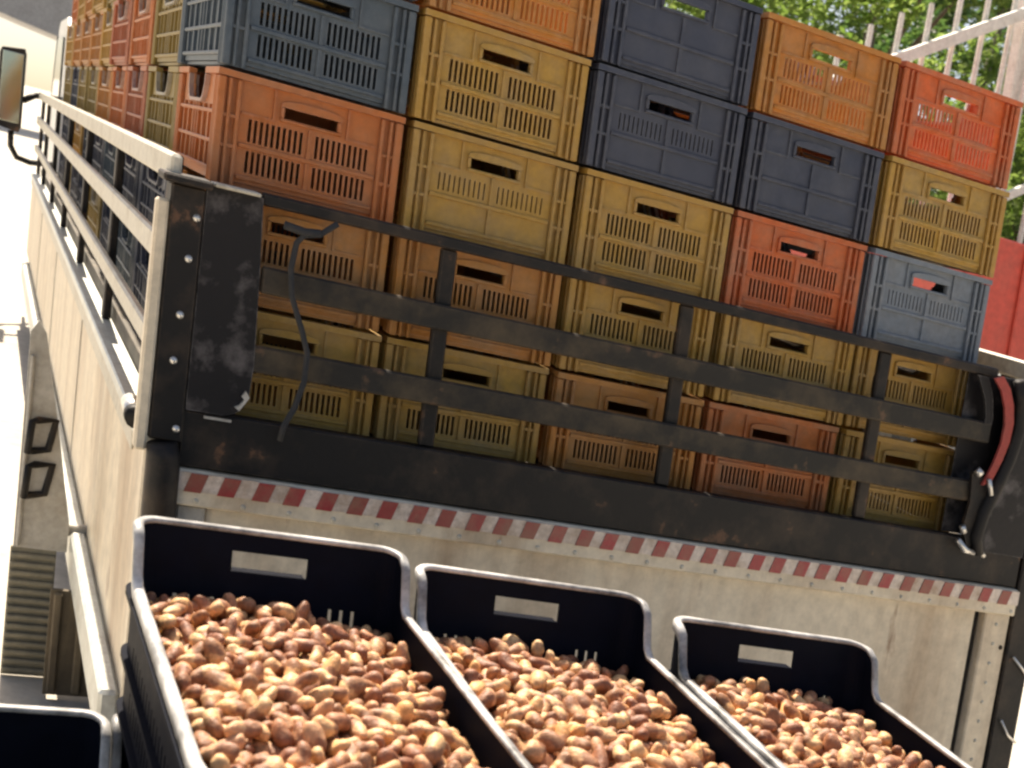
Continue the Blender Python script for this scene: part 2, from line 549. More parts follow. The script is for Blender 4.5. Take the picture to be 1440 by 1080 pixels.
MB().prism([(p[0], p[1] + Z) for p in ((2.025, 0.20), (2.085, 0.185), (2.095, 0.02), (2.05, 0.0), (2.025, 0.05), (2.035, 0.12))], 1, TV - 0.016, TV - 0.0065).obj('latch_housing', M_DARK, tg)
ft = MB()
ft.tube([(2.010, TV - 0.022, 0.018 + Z), (2.035, TV - 0.026, -0.004 + Z), (2.070, TV - 0.024, -0.010 + Z)], [0.008, 0.010, 0.006], 8)
ft.tube([(2.082, TV - 0.022, 0.004 + Z), (2.108, TV - 0.022, -0.014 + Z)], [0.008, 0.007], 8)
ft.tube([(2.018, TV - 0.02, 0.055 + Z), (2.028, TV - 0.02, 0.040 + Z)], 0.009, 8)
ft.obj('latch_foot', M_STEEL, tg, smooth=True)

# rear left pillar
pil = tb('rear_pillar', (-0.075, TV - 0.008, -0.045), (-0.008, TV + 0.06, 0.452), M_DARK, label='black rear corner pillar with bright bolts')
tb('pillar_cap', (-0.095, TV - 0.04, 0.4535), (0.0, TV + 0.06, 0.470), M_DARK, parent=pil)
tb('pillar_edge', (-0.101, TV - 0.012, -0.07), (-0.0765, TV + 0.02, 0.418), M_CREAM, parent=pil, c=0.005)
for (uu, ww) in ((-0.022, 0.395), (-0.030, 0.315), (-0.036, 0.205), (-0.040, 0.115), (-0.022, -0.018)):
    MB().lathe([(0.0001, -0.006), (0.006, -0.005), (0.008, 0.0)], (uu, TV - 0.0085, ww + Z), 1, 10).obj('bolt', M_STEEL, pil, smooth=True)
MB().tube([(-0.047, TV - 0.012, -0.048 + Z), (-0.042, TV - 0.012, -0.075 + Z), (-0.038, TV - 0.012, -0.46 + Z)], [0.030, 0.034, 0.034], 14).obj('hinge_tube', M_DARK, pil, smooth=True)
tb('rear_pillar', (2.272, TV - 0.004, -0.62), (2.36, TV + 0.06, 0.46), M_DARK)
MB().tube([(2.29, TV - 0.012, -0.28 + Z), (2.33, TV - 0.014, -0.31 + Z), (2.355, TV - 0.012, -0.33 + Z)], 0.004, 6).obj('cable', M_STEEL, truck, smooth=True)
MB().tube([(2.288, TV - 0.012, -0.46 + Z), (2.32, TV - 0.014, -0.50 + Z), (2.355, TV - 0.012, -0.52 + Z)], 0.004, 6).obj('cable', M_STEEL, truck, smooth=True)

# rear sill with the red and white tape
sill = tb('rear_sill', (-0.012, TV - 0.012, -0.168), (2.268, TV + 0.03, -0.0955), M_CREAM, label='cream rear sill under red and white striped tape')
tape = tb('reflective_tape', (-0.008, TV - 0.0155, -0.136), (2.266, TV - 0.0125, -0.098), M_TAPEW, parent=sill, c=0)
n_red = 33
for k in range(n_red):
    a = 0.004 + k * 0.0683
    jit = random.uniform(-0.003, 0.003)
    ol = [(a + jit, -0.137), (a + 0.034 + jit, -0.137), (a + 0.047 + jit, -0.099), (a + 0.013 + jit, -0.099)]
    MB().prism([(p[0], p[1] + Z) for p in ol], 1, TV - 0.0178, TV - 0.0157).obj('red_block', M_TAPER, tape)
rp = tb('rear_panel', (0.056, TV + 0.022, -0.62), (2.160, TV + 0.045, -0.1685), M_CREAM, label='cream sheet metal panel below the sill')
tb('panel_frame', (-0.004, TV + 0.004, -0.255), (0.0545, TV + 0.03, -0.170), M_GREYP, parent=rp)
tb('panel_seam', (2.1615, TV + 0.030, -0.62), (2.178, TV + 0.04, -0.1685), M_DARK, parent=rp, c=0)
tb('panel_post', (2.1795, TV + 0.004, -0.62), (2.269, TV + 0.04, -0.1685), M_CREAM, parent=rp)
tb('panel_post', (-0.004, TV + 0.004, -0.62), (0.0545, TV + 0.03, -0.2565), M_CREAM, parent=rp)
MB().lathe([(0.0001, -0.004), (0.005, -0.003), (0.007, 0.0)], (2.252, TV + 0.0035, -0.262 + Z), 1, 10).obj('bolt', M_DARK, rp)
for k in range(24):
    MB().lathe([(0.0001, -0.0035), (0.004, -0.003), (0.006, 0.0)], (0.03 + k * 0.0965, TV - 0.0125, -0.155 + Z), 1, 8).obj('rivet', M_CREAMR, sill, smooth=True)
for k in range(8):
    MB().lathe([(0.0001, -0.0035), (0.004, -0.003), (0.006, 0.0)], (2.222, TV + 0.0035, -0.20 - k * 0.055 + Z), 1, 8).obj('rivet', M_CREAMR, rp, smooth=True)
tb('under_bumper', (0.05, -0.02, -0.80), (2.2, 0.06, -0.68), M_DARK)

# left and right drop sides with slatted upper fence
for side, (u0, u1) in (('l', (UL - 0.020, UL)), ('r', (UR + 0.045, UR + 0.065))):
    sg = 1 if side == 'l' else -1
    lab = 'cream drop side with pale slats above it, along the left of the bed' if side == 'l' else None
    sp = tb('side_panel', (u0, -0.075, -0.60), (u1, L_BED, -0.075), M_CREAM, label=lab)
    uo = u0 - 0.008 if side == 'l' else u1 + 0.008
    lo_, hi_ = (uo, u0 - 0.0005) if side == 'l' else (u1 + 0.0005, uo)
    tb('bottom_trim', (lo_ - 0.035 if side == 'l' else lo_, -0.06, -0.690), (hi_ if side == 'l' else hi_ + 0.035, L_BED - 0.6, -0.585), M_ALU, parent=sp, c=0.008)
    tb('top_ledge', (u0 - 0.012, -0.06, -0.0745), (u1 + 0.030, L_BED, -0.045), M_ALU, parent=sp)
    tb('side_lip', (lo_ + 0.002, 0.10, -0.125), (hi_, L_BED, -0.080), M_CREAMR, parent=sp)
    for vv in (1.7, 3.4, 5.1):
        tb('panel_joint', (u0 - 0.003, vv, -0.58), (u1 + 0.003, vv + 0.012, -0.126), M_GREYP, parent=sp, c=0)
    for (w0, w1, va) in ((0.452, 0.505, -0.10), (0.283, 0.338, -0.02), (0.100, 0.148, -0.02)):
        tb('side_slat', (u0 - 0.004, va, w0), (u1 - 0.002, L_BED, w1), M_CREAMR, parent=sp, c=0.006)
    for vv in (0.06, 1.25, 2.45, 3.65, 4.85, 6.05, 6.93):
        tb('stake', (u1 - 0.001, vv, -0.044), (u1 + 0.022, vv + 0.06, 0.50), M_DARK, parent=sp)
lt = MB().tube([(UL - 0.035, 0.10, -0.025 + Z), (UL - 0.035, 0.02, -0.030 + Z)], 0.020, 12).obj('side_latch', M_STEEL, truck, smooth=True)
MB().tube([(UL - 0.035, 0.019, -0.030 + Z), (UL - 0.035, -0.01, -0.032 + Z)], 0.022, 12).obj('latch_cap', M_DARK, lt, smooth=True)


# wheels
def wheel(u0, u1, v0, r=0.42, front=False):
    w_ = u1 - u0
    prof = [(r * 0.56, 0.02), (r * 0.80, 0.0), (r * 0.95, 0.012), (r, 0.03), (r, w_ / 2 - 0.006), (r - 0.012, w_ / 2 - 0.004), (r - 0.012, w_ / 2 + 0.004), (r, w_ / 2 + 0.006), (r, w_ - 0.03), (r * 0.95, w_ - 0.012), (r * 0.80, w_), (r * 0.56, w_ - 0.02)]
    mod = lambda k, j: (-0.018 if (k % 4) in (2, 3) and 2 <= j <= 9 else 0.0)
    ty = MB().lathe(prof, (u0, v0, r), 0, 176, mod).obj('wheel', M_RUBBER, truck)
    rim = [(0.001, w_ * 0.55), (0.07, w_ * 0.55), (0.09, w_ * 0.75), (r * 0.5, w_ * 0.8), (r * 0.565, w_ - 0.02), (r * 0.565, 0.02), (r * 0.5, w_ * 0.2), (0.09, w_ * 0.25), (0.07, w_ * 0.45), (0.001, w_ * 0.45)]
    MB().lathe(rim, (u0, v0, r), 0, 32).obj('rim', M_GREYP, ty, smooth=False)


wheel(-0.047, 0.143, 1.40)
wheel(0.165, 0.355, 1.40)
wheel(2.05, 2.24, 1.40)
wheel(1.84, 2.03, 1.40)
wheel(0.10, 0.32, 7.9)
wheel(1.86, 2.08, 7.9)
MB().tube([(0.0, 1.40, 0.42), (2.2, 1.40, 0.42)], 0.06, 12).obj('axle', M_DARK, truck)
MB().tube([(0.1, 7.9, 0.42), (2.05, 7.9, 0.42)], 0.05, 12).obj('axle', M_DARK, truck)
fl = tb('mud_flap', (-0.165, 0.80, -0.985), (0.30, 0.815, -0.70), M_FLAP, c=0)
for k in range(7):
    a = -0.157 + k * 0.063
    tb('flap_rib', (a, 0.786, -0.975), (a + 0.022, 0.7995, -0.705), M_FLAP, parent=fl)
tb('mud_flap', (1.95, 0.80, -0.93), (2.32, 0.815, -0.52), M_FLAP, c=0)
bk = MB().prism([(-0.262, -0.06 + Z), (-0.243, -0.03 + Z), (-0.222, -0.06 + Z), (-0.165, -0.34 + Z), (-0.124, -0.56 + Z), (-0.124, -0.64 + Z), (-0.262, -0.64 + Z)], 1, 0.93, 0.945).obj('side_guard', M_GREYP, truck, label='grey side guard plate with two dark loop handles and a ribbed flap')
tb('guard_rib', (-0.258, 0.915, -0.635), (-0.247, 0.9295, -0.12), M_GREYP, parent=bk)
for ww in (-0.60,):
    tb('guard_arm', (-0.22, 0.946, ww), (0.10, 0.972, ww + 0.03), M_GREYP, parent=bk)
fl2 = MB()
fl2.box((-0.268, 0.932, -0.995 + Z), (-0.150, 0.942, -0.6405 + Z))
for k in range(14):
    fl2.box((-0.266, 0.921, -0.985 + k * 0.0245 + Z), (-0.152, 0.9318, -0.972 + k * 0.0245 + Z), 0.003)
fl2.obj('ribbed_flap', M_RIBBED, bk)
for ww in (-0.335, -0.455):
    MB().tube([(-0.225, 0.925, ww + 0.045 + Z), (-0.242, 0.895, ww + 0.045 + Z), (-0.248, 0.89, ww - 0.035 + Z), (-0.238, 0.925, ww - 0.04 + Z), (-0.195, 0.925, ww - 0.03 + Z), (-0.180, 0.925, ww + 0.05 + Z)], 0.010, 8, closed=True).obj('loop_handle', M_DARK, bk, smooth=True)

# cab at the head of the truck
cab = MB()
prof = [(7.25, -0.45), (7.25, 0.98), (7.40, 1.06), (8.45, 1.06), (8.62, 1.0), (8.98, 0.35), (9.02, -0.45)]
cab.prism([(p[0], p[1] + Z) for p in prof], 0, 0.09, 2.09)
cab = cab.obj('cab', M_WHITE, truck, label='white cab ahead of the load')
MB().box((0.3, 7.235, 0.45 + Z), (1.8, 7.2495, 0.9 + Z)).obj('rear_window', M_GLASS, cab)
MB().prism([(8.64, 0.95 + Z), (8.655, 0.95 + Z), (8.96, 0.42 + Z), (8.945, 0.42 + Z)], 0, 0.08, 2.06).obj('windscreen', M_GLASS, cab)
for uu in (0.0755, 2.0905):
    MB().box((uu, 7.55, -0.35 + Z), (uu + 0.014, 8.55, 0.42 + Z), 0.003).obj('door', M_WHITE, cab)
    MB().prism([(7.6, 0.44 + Z), (7.6, 0.92 + Z), (8.4, 0.92 + Z), (8.68, 0.44 + Z)], 0, uu, uu + 0.012).obj('side_window', M_GLASS, cab)
tb('front_bumper', (0.09, 9.021, -0.62), (2.09, 9.12, -0.36), M_DARK)
for uu in (0.22, 1.92):
    MB().lathe([(0.001, 0.03), (0.07, 0.025), (0.10, 0.0)], (uu, 9.025, -0.18 + Z), 1, 18).obj('headlight', M_GLASS, truck)
# mirror on its arm
mi = MB()
mi.prism([(-0.345, 0.27 + Z), (-0.335, 0.22 + Z), (-0.195, 0.20 + Z), (-0.178, 0.24 + Z), (-0.178, 0.72 + Z), (-0.19, 0.755 + Z), (-0.335, 0.735 + Z), (-0.348, 0.70 + Z)], 1, 6.92, 7.0)
mi = mi.obj('wing_mirror', M_DARK, truck, label='black framed wing mirror on a curved arm')
MB().box((-0.328, 6.912, 0.26 + Z), (-0.196, 6.9195, 0.715 + Z), 0.002).obj('mirror_glass', M_MIRROR, mi)
MB().tube([(-0.24, 6.98, 0.20 + Z), (-0.235, 7.0, 0.10 + Z), (-0.19, 7.05, 0.03 + Z), (-0.10, 7.12, 0.01 + Z), (0.10, 7.4, 0.02 + Z)], 0.02, 10).obj('mirror_arm', M_DARK, mi, smooth=True)
MB().tube([(-0.175, 6.97, 0.42 + Z), (-0.10, 7.05, 0.47 + Z), (0.10, 7.4, 0.48 + Z)], 0.022, 10).obj('mirror_arm', M_DARK, mi, smooth=True)

# rope hanging on the tailgate
rope = thing('rope', 'dark rope hanging in a loose bow over the left end of the tailgate', 'rope', (0.2, TV, 0.0))
rp_ = [(0.256, 0.447), (0.245, 0.438), (0.222, 0.418), (0.190, 0.410), (0.176, 0.392), (0.170, 0.34), (0.178, 0.285), (0.205, 0.225), (0.222, 0.18), (0.222, 0.12), (0.208, 0.065), (0.190, 0.025), (0.185, -0.006)]
MB().tube([(p[0] - 0.2, -0.022, p[1]) for p in rp_], 0.0062, 8).obj('cord', M_ROPE, rope, smooth=True)
MB().tube([(0.148 - 0.2, -0.020, 0.421), (0.190 - 0.2, -0.024, 0.416), (0.222 - 0.2, -0.024, 0.420)], 0.0085, 8).obj('knot', M_ROPE, rope, smooth=True)


# ------------------------------------------------------------------ plastic crates of the load: meshes shared by colour and place
CW, CD, CH = 0.398, 0.60, H - 0.004


def lines(*v):
    return sorted(set(round(x, 5) for x in v))


def end_panel(kind, back=False):
    """slotted end with a hand hole; kind A two rows of slots, B fine slots above a plain field, C plain fields"""
    y0, t = (0.011, 0.004)
    x0, x1 = 0.050, CW - 0.050
    z0, z1 = 0.012, CH - 0.013
    xc = CW / 2
    hz0, hz1 = 0.708 * CH, 0.803 * CH
    sx = []
    nsl = 10
    wd = {'A': 0.0066, 'B': 0.0036, 'C': 0.0}[kind]
    for g0, g1 in ((x0 + 0.018, xc - 0.011), (xc + 0.011, x1 - 0.018)):
        p = (g1 - g0) / nsl
        for k in range(nsl):
            c_ = g0 + (k + 0.5) * p
            sx.append((c_ - wd / 2, c_ + wd / 2))
    hx0, hx1 = xc - 0.057, xc + 0.057
    xs = lines(x0, x1, hx0, hx1, *[a for s in sx for a in s]) if wd else lines(x0, x1, hx0, hx1, xc)
    r1 = (0.425 * CH, 0.625 * CH) if kind == 'A' else (0.44 * CH, 0.60 * CH)
    r2 = (0.155 * CH, 0.345 * CH)
    zs = lines(z0, z1, *r1, *r2, hz0, hz1)

    def mask(i, j):
        xm, zm = (xs[i] + xs[i + 1]) / 2, (zs[j] + zs[j + 1]) / 2
        if hx0 < xm < hx1 and hz0 < zm < hz1:
            return False
        if wd and any(a < xm < b_ for a, b_ in sx):
            if r1[0] < zm < r1[1] or (kind == 'A' and r2[0] < zm < r2[1]):
                return False
        return True
    mb = MB()
    mb.grid_shell([[(x, y0, z) for z in zs] for x in xs], [[(x, y0 + t, z) for z in zs] for x in xs], mask)
    # ribs standing proud of the panel
    yf = y0 - 0.0062
    mb.box((x0 + 0.003, yf, 0.365 * CH), (x1 - 0.003, y0 - 0.0002, 0.405 * CH), 0.0015)
    mb.box((x0 + 0.003, yf, 0.09 * CH), (x1 - 0.003, y0 - 0.0002, 0.125 * CH), 0.0015)
    mb.box((xc - 0.0035, yf + 0.001, 0.127 * CH), (xc + 0.0035, y0 - 0.0003, 0.363 * CH))
    mb.box((xc - 0.0035, yf + 0.001, 0.407 * CH), (xc + 0.0035, y0 - 0.0003, 0.66 * CH))
    mb.box((x0 + 0.003, yf + 0.0015, 0.655 * CH + 0.0003), (hx0 - 0.02, y0 - 0.0003, 0.672 * CH))
    mb.box((hx1 + 0.02, yf + 0.0015, 0.655 * CH + 0.0003), (x1 - 0.003, y0 - 0.0003, 0.672 * CH))
    for xx in (hx0 - 0.024, hx1 + 0.020):
        mb.box((xx, yf + 0.0015, 0.675 * CH), (xx + 0.004, y0 - 0.0004, z1 - 0.002))
    fr = MB()
    zt, zb = hz1 + 0.0005, hz0 - 0.0005
    fr.box((hx0 - 0.008, yf - 0.001, zb - 0.007), (hx1 + 0.008, y0 + 0.010, zb), 0.002)
    fr.box((hx0 - 0.008, yf - 0.001, zb + 0.0003), (hx0 - 0.0005, y0 + 0.010, zt - 0.0003), 0.002)
    fr.box((hx1 + 0.0005, yf - 0.001, zb + 0.0003), (hx1 + 0.008, y0 + 0.010, zt - 0.0003), 0.002)
    top = [(hx0 - 0.008, zt)] + [(xc - 0.065 * math.cos(a), zt + 0.006 + 0.010 * math.sin(a)) for a in np.linspace(0, math.pi, 9)] + [(hx1 + 0.008, zt)]
    fr.prism(top, 1, yf - 0.001, y0 + 0.010)
    if back:
        for q in (mb, fr):
            q.v = [(CW - x, CD - y, z) for x, y, z in q.v]
    return mb, fr


def side_panel_mb(right=False):
    """long side with a hand notch open at the top, ribbed in a lattice"""
    x0, t = 0.011, 0.004
    ya, yb = 0.050, CD - 0.050
    z0, z1 = 0.012, CH - 0.013
    yc = CD / 2
    nb = z1 - 0.052
    ys = lines(ya, yb, yc - 0.112, yc - 0.100, yc - 0.088, yc + 0.088, yc + 0.100, yc + 0.112)
    zs = lines(z0, z1, nb, nb + 0.012, nb + 0.030)

    def mask(i, j):
        ym, zm = abs((ys[i] + ys[i + 1]) / 2 - yc), (zs[j] + zs[j + 1]) / 2
        if zm > nb + 0.030 and ym < 0.112:
            return False
        if zm > nb + 0.012 and ym < 0.100:
            return False
        if zm > nb and ym < 0.088:
            return False
        return True
    mb = MB()
    mb.grid_shell([[(x0, y, z) for z in zs] for y in ys], [[(x0 + t, y, z) for z in zs] for y in ys], mask)
    xf = x0 - 0.008
    for zz, h in ((0.10 * CH, 0.008), (0.34 * CH, 0.008), (0.60 * CH, 0.008)):
        mb.box((xf, ya + 0.002, zz), (x0 - 0.0002, yb - 0.002, zz + h), 0.002)
    for yy in (0.115, 0.19, 0.262, 0.300, 0.338, 0.41, 0.485):
        for za, zb in ((0.10 * CH + 0.0083, 0.34 * CH - 0.0003), (0.34 * CH + 0.0083, 0.60 * CH - 0.0003), (0.60 * CH + 0.0083, nb - 0.009)):
            mb.box((xf + 0.001, yy - 0.004, za), (x0 - 0.0004, yy + 0.004, zb))
    lip = MB()
    path = [(yc - 0.122, z1 - 0.001), (yc - 0.116, nb + 0.026), (yc - 0.100, nb + 0.004), (yc - 0.082, nb - 0.004), (yc + 0.082, nb - 0.004), (yc + 0.100, nb + 0.004), (yc + 0.116, nb + 0.026), (yc + 0.122, z1 - 0.001)]
    lip.strap([(x0 + 0.0, y, z) for y, z in path], 0.022, 0.0065, (1, 0, 0))
    if right:
        for q in (mb, lip):
            q.v = [(CW - x, CD - y, z) for x, y, z in q.v]
    return mb, lip


def corner_post_mb(cx, cy):
    """fluted corner: two ribs on each face; cx, cy say which corner"""
    mb = MB()
    mb.box((0.012, 0.012, 0.004), (0.0495, 0.016, CH - 0.014))
    mb.box((0.012, 0.0163, 0.004), (0.016, 0.0495, CH - 0.014))
    for a, b_ in ((0.0005, 0.017), (0.023, 0.030), (0.041, 0.0495)):
        mb.box((max(a, 0.0005), 0.0, 0.003), (b_, 0.0117, CH - 0.0145), 0.0025)
    for a, b_ in ((0.0185, 0.026), (0.040, 0.0495)):
        mb.box((0.0, a, 0.003), (0.0117, b_, CH - 0.0145), 0.0025)
    for zz in (0.34 * CH, 0.60 * CH):
        mb.box((0.0175, 0.003, zz), (0.0226, 0.0116, zz + 0.006))
        mb.box((0.0305, 0.003, zz), (0.0406, 0.0116, zz + 0.006))
    mb.v = [((CW - x) if cx else x, (CD - y) if cy else y, z) for x, y, z in mb.v]
    return mb


def rim_mb(back):
    """rim round one end and half of each long side, up to the notch"""
    z0, z1 = CH - 0.0128, CH
    ye = CD / 2 - 0.1235
    xa, xb = -0.001, CW + 0.001
    mb = MB()
    mb.prism([(xa, -0.002), (xb, -0.002), (xb, ye), (xb - 0.018, ye), (xb - 0.018, 0.0175), (xa + 0.018, 0.0175), (xa + 0.018, ye), (xa, ye)], 2, z0, z1)
    if back:
        mb.v = [(CW - x, CD - y, z) for x, y, z in mb.v]
    return mb


WHITE0 = PL['yellow']
CM = {}
for k in 'ABC':
    for bk_ in (False, True):
        a, f_ = end_panel(k, bk_)
        CM['end', k, bk_] = a.mesh('end_panel', WHITE0)
        CM['frame', bk_] = f_.mesh('handle_frame', WHITE0)
for r_ in (False, True):
    a, l_ = side_panel_mb(r_)
    CM['side', r_] = a.mesh('side_panel', WHITE0)
    CM['lip', r_] = l_.mesh('notch_lip', WHITE0)
for cx in (0, 1):
    for cy in (0, 1):
        CM['post', cx, cy] = corner_post_mb(cx, cy).mesh('corner_post', WHITE0)
for bk_ in (False, True):
    CM['rim', bk_] = rim_mb(bk_).mesh('top_rim', WHITE0)
CM['base'] = MB().box((0.0165, 0.0165, 0.004), (CW - 0.0165, CD - 0.0165, 0.011)).mesh('base', WHITE0)


def crate(u, v, w, colour, kind, label, group, rz=0.0):
    t = thing('plastic_crate', label, 'crate', (u, v, w), rz, group)
    mat = PL[colour]
    for bk_ in (False, True):
        e = link('end_panel', CM['end', kind, bk_], t, mat)
        link('handle_frame', CM['frame', bk_], e, mat)
    for r_ in (False, True):
        s = link('side_panel', CM['side', r_], t, mat)
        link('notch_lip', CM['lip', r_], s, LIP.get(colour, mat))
    for cx in (0, 1):
        for cy in (0, 1):
            link('corner_post', CM['post', cx, cy], t, mat)
    for bk_ in (False, True):
        link('top_rim', CM['rim', bk_], t, mat)
    link('base', CM['base'], t, mat)
    return t


TIER = ['top', 'second', 'third', 'fourth', 'bottom']
COLN = ['leftmost', 'second', 'middle', 'fourth', 'rightmost']
FRONT = [
    [('slate blue', 'A'), ('amber', 'A'), ('navy', 'C'), ('amber', 'A'), ('red orange', 'A')],
    [('slate blue', 'A'), ('yellow', 'A'), ('navy', 'B'), ('navy', 'C'), ('yellow', 'A')],
    [('orange', 'A'), ('yellow', 'B'), ('yellow', 'A'), ('red orange', 'A'), ('grey blue', 'B')],
    [('amber', 'A'), ('amber', 'A'), ('yellow', 'A'), ('yellow', 'A'), ('yellow', 'A')],
    [('yellow', 'A'), ('yellow', 'A'), ('amber', 'A'), ('orange', 'A'), ('yellow', 'A')],
]
GR = 'plastic crates stacked on the truck bed'
KIND_TXT = {'A': 'slotted', 'B': 'fine slotted', 'C': 'plain sided'}
for t in range(5):
    for c_ in range(5):
        colr, kd = FRONT[t][c_]
        ln = {0: 'highest in', 1: 'second from the top of', 2: 'third from the top of', 3: 'behind the upper tailgate bars in', 4: 'lowest, on the bed, in'}[t]
        lab = f'{colr} {KIND_TXT[kd]} crate {ln} the {COLN[c_]} stack'
        crate(c_ * PITCH + random.uniform(-0.004, 0.004) + 0.010, random.uniform(-0.006, 0.008), (4 - t) * H, colr, kd, lab, GR, math.radians(random.uniform(-0.9, 0.9)))
# the rows behind, seen along the left side of the bed
ROWS = [
    ['olive', 'olive', 'olive', 'navy', 'navy'],
    ['olive', 'orange', 'red', 'navy', 'slate blue'],
    ['amber', 'red', 'orange', 'slate blue', 'navy'],
    ['olive', 'yellow', 'amber', 'navy', 'olive'],
    ['yellow', 'amber', 'olive', 'navy', 'navy'],
    ['amber', 'amber', 'olive', 'yellow', 'navy'],
    ['yellow', 'amber', 'navy', 'navy', 'olive'],
    ['orange', 'yellow', 'olive', 'navy', 'navy'],
]
RN = ['second', 'third', 'fourth', 'fifth', 'sixth', 'seventh', 'eighth', 'ninth']
for r_, tiers in enumerate(ROWS):
    for t, colr in enumerate(tiers):
        hid = 'seen above the side slats' if t < 3 else 'seen between the side slats'
        crate(0.010 + random.uniform(-0.006, 0.006), (r_ + 1) * ROW + random.uniform(-0.008, 0.008), (4 - t) * H, colr, 'A',
              f'{colr} crate on the left side, {RN[r_]} row from the tailgate, {TIER[t]} tier', GR, math.radians(random.uniform(-0.6, 0.6)))
# second row of the other stacks, one tier lower than the front row
for r_ in (1, 2):
    for c_ in range(1, 5):
        for t in range(5):
            colr = ['yellow', 'navy', 'amber', 'olive'][(c_ * 3 + t * 5 + r_) % 4]
            crate(0.010 + c_ * PITCH, r_ * ROW + random.uniform(-0.004, 0.008), (4 - t) * H, colr, 'A', f'{colr} crate behind the {COLN[c_]} front stack, {RN[r_ - 1]} row, {TIER[t]} tier', GR)

# ------------------------------------------------------------------ black field crates in front of the tailgate
BW, BL, BH, LOW = 0.1845, 0.700, 0.258, 0.068
NEAR = -0.050     # half width at the rim, length, height, drop of the long sides


def ztop(s):
    """height of the top edge at s metres from the far wall: high ends, low long sides"""
    pts = ((0.0, 0.0), (0.034, -0.002), (0.046, -0.012), (0.058, -LOW + 0.010), (0.070, -LOW),
           (BL - 0.172, -LOW), (BL - 0.150, -LOW + 0.004), (BL - 0.105, NEAR - 0.002), (BL - 0.09, NEAR), (BL, NEAR))
    for (a, za), (b_, zb) in zip(pts, pts[1:]):
        if s <= b_:
            return za + (zb - za) * (s - a) / (b_ - a)
    return NEAR


def black_loop():
    """stations round the crate: (x, y, nx, ny, ztop, part)"""
    rc = 0.030
    st = []
    hx = [-0.053, 0.053]
    sl = []
    for k in range(16):
        c_ = -0.125 + k * 0.25 / 15
        sl += [c_ - 0.0028, c_ + 0.0028]
    xs = lines(-BW + rc, BW - rc, *hx, *sl)
    ss = lines(rc, 0.040, 0.046, 0.052, 0.058, 0.064, 0.070, *[0.09 + k * (BL - 0.28) / 19 + d for k in range(20) for d in (-0.003, 0.003)], BL - 0.172, BL - 0.160, BL - 0.145, BL - 0.125, BL - 0.105, BL - 0.09, BL - 0.06, BL - rc)
    for x in xs:
        st.append((x, 0.0, 0, 1, 0.0, 'far'))
    for a in np.linspace(0, math.pi / 2, 7)[1:-1]:
        st.append((BW - rc + rc * math.sin(a), -rc + rc * math.cos(a), math.sin(a), math.cos(a), ztop(rc - rc * math.cos(a)), 'far'))
    for s in ss:
        st.append((BW, -s, 1, 0, ztop(s), 'right'))
    for a in np.linspace(0, math.pi / 2, 7)[1:-1]:
        st.append((BW - rc + rc * math.cos(a), -BL + rc - rc * math.sin(a), math.cos(a), -math.sin(a), ztop(rc - rc * math.sin(a)), 'near'))
    for x in xs[::-1]:
        st.append((x, -BL, 0, -1, NEAR, 'near'))
    for a in np.linspace(0, math.pi / 2, 7)[1:-1]:
        st.append((-BW + rc - rc * math.sin(a), -BL + rc - rc * math.cos(a), -math.sin(a), -math.cos(a), ztop(rc - rc * math.cos(a)), 'near'))
    for s in ss[::-1]:
        st.append((-BW, -s, -1, 0, ztop(s), 'left'))
    for a in np.linspace(0, math.pi / 2, 7)[1:-1]:
        st.append((-BW + rc - rc * math.cos(a), -rc + rc * math.sin(a), -math.cos(a), math.sin(a), ztop(rc - rc * math.sin(a)), 'far'))
    return st


ST = black_loop()


def bpt(s, f, inset=0.0):
    x, y, nx, ny, zt, _ = s
    z = zt + f * (-BH - zt)
    k = z / -BH
    x = (x - nx * inset) * (1 - 0.012 * k)
    y = (y - ny * inset + BL / 2) * (1 - 0.05 * k) - BL / 2
    return (x, y, z)


ROWF = [0.0, 0.10, 0.205, 0.35, 0.50, 0.64, 0.80, 1.0]
BM = {}
order = {'far': [], 'right': [], 'near': [], 'left': []}
n_st = len(ST)
first_right = next(i for i, s in enumerate(ST) if s[5] == 'right')
first_near = next(i for i, s in enumerate(ST) if s[5] == 'near')
first_left = next(i for i, s in enumerate(ST) if s[5] == 'left')
last_left = max(i for i, s in enumerate(ST) if s[5] == 'left')
segs = {'far': [ST[i % n_st] for i in range(last_left, n_st + first_right + 1)],
        'right': ST[first_right:first_near], 'near': ST[first_near - 1:first_left + 1], 'left': ST[first_left:last_left + 1]}
for nm, sg in segs.items():
    if nm in ('right', 'near'):
        pass
    def mask(i, j, sg=sg, nm=nm):
        a, b_ = sg[i], sg[i + 1]
        if nm in ('far', 'near'):
            if abs(a[3]) == 1 and abs(b_[3]) == 1 and a[1] == b_[1]:
                xm, wd = (a[0] + b_[0]) / 2, abs(a[0] - b_[0])
                if abs(xm) < 0.053 and j == 1:
                    return False
                if abs(wd - 0.0056) < 1e-4 and (j == 5 or (j == 3 and (xm < -0.07 or xm > 0.085))):
                    return False
        else:
            sm_, wd = -(a[1] + b_[1]) / 2, abs(a[1] - b_[1])
            if abs(wd - 0.006) < 1e-4 and 0.085 < sm_ < BL - 0.18 and j in (3, 5):
                return False
        return True
    mb = MB()
    mb.grid_shell([[bpt(s, f) for f in ROWF] for s in sg], [[bpt(s, f, 0.0045) for f in ROWF] for s in sg], mask)
    # outer ribs
    for z in (-0.085, -0.165, -0.235):
        q = []
        for s in sg:
            if s[4] < z - 0.01:
                continue
            f = (z - s[4]) / (-BH - s[4])
            q.append(bpt(s, f, -0.004))
        if len(q) > 2:
            mb.strap(q, 0.007, 0.008, (0, 0, 1))
    BM[nm] = mb.mesh('end_wall' if nm in ('far', 'near') else 'side_wall', PL['black'])
rimb = MB()
